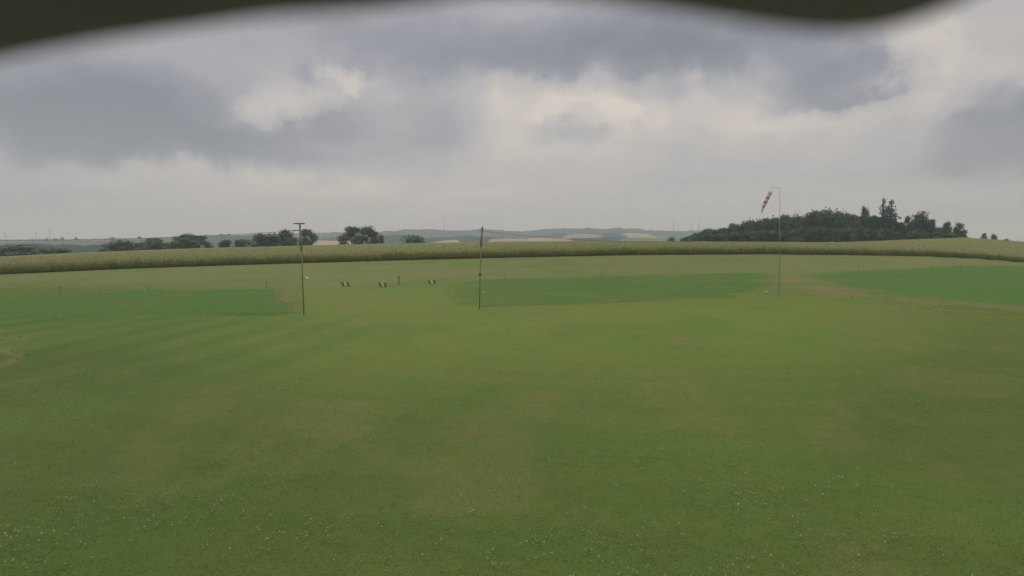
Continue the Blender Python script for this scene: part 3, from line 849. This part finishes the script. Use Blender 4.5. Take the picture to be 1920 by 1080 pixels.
# ---------------------------------------------------------------- masts and turbines on the skyline
PALE = simple('weathered_steel', (0.07, 0.075, 0.08), 0.6)
MASTM = simple('dark_steel', (0.05, 0.05, 0.055), 0.6)
def turbine(px, hub_py, base_py, Y, rot, label):
    b = at(px, base_py, Y); t = at(px, hub_py, Y); H = t[2] - b[2]
    o = empty('wind_turbine', (b[0], b[1], b[2] - 12)); tag(o, label, 'wind turbine', 'wind turbines far away on the left skyline')
    m = MB(); m.tube([(0, 0, 0), (0, 0, H + 12)], [3.4, 2.0], 10); m.build('tower', PALE, o, True)
    m = MB(); m.box((0, 1, H + 13.5), (4, 12, 4)); m.build('nacelle', PALE, o)
    bl = None
    for k in range(3):
        if bl is None:
            q = MB(); q.tube([(0, -6, 1), (0, -6, 12), (0, -6, 34)], [1.2, 1.6, .35], 6); bl = q.mesh('blade', PALE, True)
        c_ = link('blade', bl, o); c_.location = (0, 0, H + 13.5); c_.rotation_euler = (0, rot + k * 2.0944, 0)
turbine(10.5, 438, 451, 4300, 0.5, 'faint wind turbine at the extreme left of the skyline')
turbine(68, 436, 450, 4400, 0.9, 'faint wind turbine, middle one of the three on the left skyline')
turbine(94.5, 433, 450, 4200, 0.2, 'faint wind turbine, tallest and rightmost of the three on the left skyline')
def mast(px, top, base_py, Y, w, label):
    b = at(px, base_py, Y); H = at(px, top, Y)[2] - b[2]
    o = empty('radio_mast', (b[0], b[1], b[2])); tag(o, label, 'mast')
    m = MB()
    for sx, sy in ((-1, -1), (1, -1), (1, 1), (-1, 1)):
        m.tube([(sx * w, sy * w, -15), (sx * w * .4, sy * w * .4, H * .86)], .5, 5)
    nb = 12
    for i in range(nb):
        z0, z1 = H * .86 * i / nb, H * .86 * (i + 1) / nb; a0, a1 = w * (1 - .6 * i / nb), w * (1 - .6 * (i + 1) / nb)
        m.tube([(-a0, -a0, z0), (a1, -a1, z1)], .35, 4); m.tube([(a0, -a0, z0), (-a1, -a1, z1)], .35, 4)
    m.build('lattice', MASTM, o)
    m = MB(); m.tube([(0, 0, H * .84), (0, 0, H)], .6, 6); m.build('antenna', MASTM, o)
mast(833, 404, 433, 3500, 2.0, 'tall thin radio mast on the far hills right of the lone dome bush')
mast(1263, 407, 432, 4100, 1.8, 'thin pale mast on the far hills, left of the pair by the wood')
mast(1297, 414, 432, 4100, 1.4, 'faintest short mast on the far hills close to the wood')
mast(1310, 409, 433, 4100, 1.8, 'thin pale mast on the far hills just above the left end of the wood')

# ---------------------------------------------------------------- air
hz_m = bpy.data.materials.new('haze'); hz_m.use_nodes = True
t_ = hz_m.node_tree; t_.nodes.clear()
pv = t_.nodes.new('ShaderNodeVolumePrincipled'); pv.inputs['Density'].default_value = 3.5e-4
pv.inputs['Color'].default_value = (0.74, 0.85, 1.0, 1); pv.inputs['Absorption Color'].default_value = (1, 1, 1, 1); pv.inputs['Anisotropy'].default_value = 0.1
ou = t_.nodes.new('ShaderNodeOutputMaterial'); t_.links.new(pv.outputs[0], ou.inputs['Volume'])
m = MB(); m.box((0, 0, 60), (19000, 19000, 220)); hzo = m.build('haze', hz_m)
tag(hzo, 'pale summer haze over the fields', 'haze', kind='stuff')

# ---------------------------------------------------------------- net poles, net, cord
WOODP = simple('weathered_pole_wood', (0.23, 0.225, 0.155), 0.85, 0.3, 14)
STEEL = simple('galvanised_pole', (0.40, 0.41, 0.40), 0.5, 0.2, 9)
DARKM = simple('dark_paint', (0.10, 0.10, 0.095), 0.6, 0.3, 9)
PIPE = simple('grey_pipe', (0.25, 0.265, 0.28), 0.6, 0.2, 10)
CORD = simple('net_cord', (0.05, 0.06, 0.045), 0.8, 0.2, 9)
WHITE = simple('white_plastic', (0.78, 0.77, 0.70), 0.5, 0.06, 20)
CREAM = simple('white_cord', (0.36, 0.36, 0.30), 0.7, 0.1, 30)

def rel(p, o): return (p[0] - o[0], p[1] - o[1], p[2] - o[2])

bL = on_flat(570, 590); YL = bL[1]
po = empty('net_pole', bL); tag(po, 'tall slim pole with a T shaped top bar at the left of the opening', 'pole')
tL = at(562, 420, YL); midL = at(565.5, 470, YL)
m = MB(); m.tube([(0, 0, -.3), rel(midL, bL)], [.034, .032], 10); m.build('lower_pole', WOODP, po, True)
m = MB(); m.tube([rel(midL, bL), rel(tL, bL)], [.052, .052], 10); m.build('upper_pole', PIPE, po, True)
m = MB(); a_, b_ = at(551.5, 419.5, YL), at(571, 419.5, YL); c_ = ((a_[0] + b_[0]) / 2, YL, tL[2] + .02); m.box(rel(c_, bL), (b_[0] - a_[0], .09, .055)); m.build('top_bar', DARKM, po)
m = MB(); a_, b_ = at(548.5, 432, YL), at(560, 432, YL); m.tube([rel(a_, bL), rel(b_, bL)], .022, 6); m.build('rope_arm', DARKM, po)
m = MB(); a_, b_ = at(563, 521, YL), at(576, 521.5, YL); m.tube([rel(a_, bL), rel(b_, bL)], .016, 6); m.build('cord_arm', DARKM, po)

bM = on_flat(899, 579); YM = bM[1]
pm = empty('net_pole', bM); tag(pm, 'slightly leaning slim pole between the opening and the right hand net', 'pole')
tM = at(904.5, 425, YM); q1 = at(901.8, 462, YM); q2 = at(903.8, 433, YM)
m = MB(); m.tube([(0, 0, -.3), rel(at(900.2, 515, YM), bM), rel(q1, bM)], [.033, .029, .029], 10); m.build('lower_pole', WOODP, pm, True)
m = MB(); m.tube([rel(q1, bM), rel(q2, bM)], .062, 10); m.build('sleeve', PIPE, pm, True)
m = MB(); m.tube([rel(q2, bM), rel(tM, bM)], .042, 8); m.build('upper_pole', DARKM, pm, True)
m = MB(); cpt = at(900.2, 515, YM); m.box(rel(cpt, bM), (.16, .12, .1)); m.build('clamp', DARKM, pm)

# nets: real cords, knotted in a square mesh
def net(name, p0, p1, ztop0, ztop1, sag, label, cell=0.12, th=0.0013):
    p0, p1 = Vector(p0), Vector(p1); Ln = (p1 - p0).length; d = (p1 - p0) / Ln; side = Vector((-d.y, d.x, 0))
    o = empty(name, tuple(p0)); tag(o, label, 'net')
    top = lambda s_: ztop0 + (ztop1 - ztop0) * s_ - 4 * sag * s_ * (1 - s_)
    m = MB(); nx = int(Ln / cell)
    def strip(a, b):
        a, b = Vector(a), Vector(b); t = (b - a).normalized(); w_ = (t.cross(side)).normalized() * th; q = side * th
        m.quad_pts([a - w_, b - w_, b + w_, a + w_]); m.quad_pts([a - q, b - q, b + q, a + q])
    for i in range(nx + 1):
        s_ = i / nx; b0 = d * (s_ * Ln); gz = hz(p0.x + b0.x, p0.y + b0.y) - p0.z + .02
        strip((b0.x, b0.y, gz), (b0.x, b0.y, top(s_) - p0.z))
    nz = int(max(ztop0, ztop1) / cell)
    segs = 16
    for j in range(1, nz):
        for k in range(segs):
            s0, s1 = k / segs, (k + 1) / segs
            a = d * (s0 * Ln); b = d * (s1 * Ln)
            strip((a.x, a.y, (top(s0) - p0.z) * j / nz), (b.x, b.y, (top(s1) - p0.z) * j / nz))
    me = m.build('netting', CORD, o); me['kind'] = 'stuff'
    m = MB(); m.tube([tuple(d * (k / 24 * Ln) + Vector((0, 0, top(k / 24) - p0.z))) for k in range(25)], .008, 6); m.build('top_rope', CORD, o)
pl1 = on_flat(-240, 622)
net('safety_net', pl1, (bL[0], bL[1], 0), at(-240, 449, pl1[1])[2], at(557, 432, YL)[2], .22, 'fine see-through safety net hung left of the T topped pole')
bW = on_flat(1461, 558); YW = bW[1]
net('safety_net', bM, bW, at(904, 432.5, YM)[2], at(1461, 440, YW)[2], .55, 'fine see-through safety net between the leaning pole and the windsock')

# sagging white cord across the opening, with its white grip
pts = [(577, 521.6), (590, 523), (620, 526), (660, 528.6), (700, 529.8), (740, 529.6), (780, 527.5), (820, 524.5), (860, 520.3), (899.5, 515)]
m = MB(); n_ = len(pts)
m.tube([at(px, py, YL + (YM - YL) * i / (n_ - 1)) for i, (px, py) in enumerate(pts)], .010, 6)
cordo = empty('barrier_cord', (0, 0, 0)); cd = m.build('cord', CREAM, cordo)
tag(cordo, 'thin pale cord sagging across the opening between the two net poles', 'cord')
m = MB(); a_, b_ = at(572.5, 520.6, YL), at(580.5, 522.2, YL)
m.tube([a_, tuple((Vector(a_) * .5 + Vector(b_) * .5)), b_], [.035, .055, .03], 8); gp = m.build('grip', WHITE, cordo, True)

# ---------------------------------------------------------------- windsock
RED = simple('faded_red_cloth', (0.82, 0.57, 0.55), 0.85, 0.1, 20)
DRED = simple('dark_red_cloth', (0.36, 0.17, 0.17), 0.85, 0.1, 20)
WCL = simple('pale_cloth', (0.72, 0.66, 0.64), 0.85, 0.06, 20)
ws = empty('windsock', bW); tag(ws, 'red and white windsock drooping from a tall thin grey mast', 'windsock')
m = MB(); tW = at(1462, 353, YW); m.tube([(0, 0, -.3), rel(at(1462, 440, YW), bW), rel(tW, bW)], [.022, .018, .014], 8); m.build('mast', STEEL, ws, True)
aE = at(1447, 350.5, YW)
m = MB(); m.tube([rel(tW, bW), rel(aE, bW)], .014, 6); m.tube([rel(aE, bW), rel(at(1446.5, 357, YW), bW)], .008, 5); m.build('arm', STEEL, ws)
p0 = Vector(rel(at(1444.2, 361.5, YW), bW)); p1 = Vector(rel(at(1427.6, 398, YW), bW)); ax = (p1 - p0)
m = MB()
for k in range(10):
    an = 2 * math.pi * k / 10
r0 = 0.150
ref = Vector((0, 1, 0)); uu = ax.normalized().cross(ref).normalized(); wwv = ax.normalized().cross(uu)
ring = [p0 + (uu * math.cos(2 * math.pi * k / 16) + wwv * math.sin(2 * math.pi * k / 16)) * r0 for k in range(17)]
m.tube(ring, .008, 5, False)
top_pt = rel(at(1446.5, 357, YW), bW)
for k in (0, 4, 8, 12): m.tube([top_pt, tuple(ring[k])], .004, 4)
m.build('hoop', DARKM, ws)
sock = None
bands = [(0, .14, WCL), (.14, .25, RED), (.25, .32, DRED), (.32, .48, RED), (.48, .55, DRED), (.55, .70, RED), (.70, .78, DRED), (.78, .90, RED), (.90, 1.0, WCL)]
rfun = lambda s_: r0 * (1 - .55 * s_) * (1 - .12 * math.sin(s_ * 9))
pfun = lambda s_: p0 + ax * s_ + uu * (-.03 * math.sin(s_ * math.pi))
for i, (s0, s1, mt) in enumerate(bands):
    m = MB(); kk = [s0 + (s1 - s0) * j / 3 for j in range(4)]
    m.tube([tuple(pfun(k)) for k in kk], [rfun(k) for k in kk], 14, False)
    o = m.build('cloth_band', mt, ws, True)
    if mt is DRED: o['label'] = 'narrow dark red band round the sock'

# ---------------------------------------------------------------- starting tables beyond the opening
BOARD = simple('pale_board', (0.74, 0.67, 0.48), 0.7, 0.12, 12)
TRES = simple('dark_trestle', (0.17, 0.145, 0.085), 0.8, 0.25, 12)
def table(px, py, label):
    g0 = ground_hit(px, py); sc = g0[1] / F
    o = empty('starting_table', g0, 0.0); tag(o, label, 'table', 'low model starting tables beyond the opening')
    for sx, name in ((-1, 'trestle'), (1, 'trestle')):
        m = MB(); cx = sx * 5.0 * sc
        for yy in (-.16, .16):
            m.tube([(cx + 1.6 * sc, yy, -.02), (cx - 2.2 * sc, yy * .6, 7.6 * sc)], .028, 6)
        m.tube([(cx - 2.2 * sc, -.13, 7.2 * sc), (cx - 2.2 * sc, .13, 7.2 * sc)], .028, 6)
        m.tube([(cx + .6 * sc, -.15, 2 * sc), (cx + .6 * sc, .15, 2 * sc)], .024, 6)
        m.box((cx - .3 * sc, 0, 4.2 * sc), (1.9 * sc, .26, 5.6 * sc), Matrix.Rotation(-.46, 3, 'Y'))
        m.build(name, TRES, o)
    m = MB(); m.box((0.4 * sc, 0, 4.0 * sc), (3.0 * sc, .36, 7.4 * sc), Matrix.Rotation(-.55, 3, 'Y')); m.build('board', BOARD, o)
    m = MB(); m.tube([(-6 * sc, 0, 6.6 * sc), (7.5 * sc, 0, 6.9 * sc)], .018, 6); m.build('rail', TRES, o)
table(648, 537, 'leftmost low starting table with a pale slanted board beyond the opening')
table(718, 538, 'middle low starting table, just left of the short dark post')
table(810, 533, 'rightmost low starting table, right of the short dark post')

g0 = ground_hit(748, 533); sc = g0[1] / F
o = empty('marker_post', g0); tag(o, 'short dark post with clamps between two starting tables', 'post')
m = MB(); m.tube([(0, 0, -.1), (0, 0, 17 * sc)], [.035, .03], 8); m.build('stake', TRES, o)
m = MB(); m.box((0, 0, .02), (.24, .24, .05)); m.build('foot', TRES, o)
for z_ in (5, 12): 
    m = MB(); m.box((.02, 0, z_ * sc), (.13, .08, .07)); m.build('clamp', DARKM, o)

# boundary stakes beyond the grass strips
STK = simple('grey_green_stake', (0.14, 0.16, 0.075), 0.8, 0.25, 12)
def stake(px, top, bot, rungs, label):
    b0 = ground_hit(px, bot); H = (bot - top) * b0[1] / F
    o = empty('fence_stake', b0); tag(o, label, 'stake', 'thin stakes along the far side of the grass strips')
    m = MB(); m.tube([(0, 0, -.1), (0, 0, H)], .015, 7); m.build('stake', STK, o)
    m = MB(); m.tube([(0, 0, H), (0, 0, H + .03)], [.018, .010], 7); m.build('cap', DARKM, o)
    for r_h in rungs:
        m = MB(); m.tube([(-.12, 0, H * r_h), (.5, .05, H * r_h * .97)], .008, 5); m.build('wire_holder', STK, o)
for a_ in ((113.5, 535, 553, (), 'thin dark stake standing alone beyond the left grass strip'),
          (279, 536, 547, (), 'faint stake beyond the left grass strip, right of the lone dark one'),
          (500, 525, 545, (.7, .3), 'stake with two short wire holders at the corner of the left grass strip'),
          (948, 512, 525, (), 'faint stake beyond the strip, first right of the leaning pole'),
          (1128, 506, 519, (), 'faint stake beyond the strip, midway to the windsock'),
          (1609, 496, 508, (), 'thin stake left of the other stakes above the right grass strip'),
          (1683, 495, 505, (), 'darkest thin stake above the right grass strip'),
          (1747, 495, 504, (), 'stake third from the left above the right grass strip'),
          (1801, 494, 502, (), 'stake fourth from the left above the right grass strip'),
          (1847, 494, 501.5, (), 'stake second from the right edge above the right grass strip'),
          (1889, 494, 501.5, (), 'stake nearest the right edge above the right grass strip')): stake(*a_)

# small pale markers on the turf
def marker(px, py, w, label):
    b0 = ground_hit(px, py); k = w * b0[1] / F
    m = MB(); m.tube([(-k / 2, 0, .06), (-k * .2, 0, .13), (k * .3, 0, .11), (k / 2, 0, .05)], [.02, .05, .045, .015], 8)
    o = m.build('field_marker', WHITE, None, True); o.location = b0
    tag(o, label, 'marker')
marker(1437, 550.5, 5, 'small white marker lying on the turf just left of the windsock mast')
marker(907, 552, 2.4, 'tiny white marker in the grass right of the leaning pole')

# ---------------------------------------------------------------- the camera's weather hood, close above the lens
HOOD = Mat('hood_rubber', 0.75, 0.2)
HOOD.color(HOOD.ramp(HOOD.noise(HOOD.coord(), 18, 4), [(0.3, (0.31, 0.22, 0.56)), (0.7, (0.37, 0.26, 0.66))]))
hd = empty('camera_hood', (0, -0.16, 0)); tag(hd, 'dark rain hood with a wavy front edge just above the lens', 'hood')
prof = [(-500, 250), (-250, 175), (0, 112), (100, 92), (200, 74), (300, 60), (400, 46), (480, 33), (560, 26), (640, 24), (720, 17), (800, 4), (880, -6), (980, -10), (1080, -3), (1180, 10), (1280, 24), (1380, 40), (1460, 52), (1540, 61), (1620, 60), (1680, 50), (1740, 30), (1800, 6), (1880, -35), (2000, -90), (2300, -200)]
YH = 0.13
pxs = np.linspace(-500, 2300, 90)
pyy = np.interp(pxs, [p[0] for p in prof], [p[1] for p in prof])
pyy = np.convolve(np.pad(pyy, 2, 'edge'), [.1, .2, .4, .2, .1], 'valid')
m = MB(); rows_ = []
for (yy, up) in ((YH, 0.0), (YH + .003, .002), (YH + .003, .0075), (YH - .002, .0095), (-.16, .020), (-.17, .016), (-.16, .010), (0.0, .006), (YH - .006, .0004)):
    n0_ = len(m.v)
    for a, b in zip(pxs, pyy):
        p = at(float(a), float(b), YH)
        m.v.append((p[0], yy + 0.16, p[2] + up))
    rows_.append(n0_)
for a, b in zip(rows_, rows_[1:] + rows_[:1]):
    for k in range(89): m.f.append((a + k, a + k + 1, b + k + 1, b + k))
m.build('canopy', HOOD.m, hd, True)
m = MB(); m.box((0, .02, CAMH + 0.055), (.04, .05, .05)); m.tube([(0, -.01, CAMH + .06), (0, -.20, CAMH + .02), (0, -.22, CAMH - .3)], .014, 8); m.build('bracket', STEEL, hd)
m = MB(); m.tube([(0, -.25, -.3), (0, -.25, CAMH + .02)], .03, 10); m.build('mast', STEEL, hd)
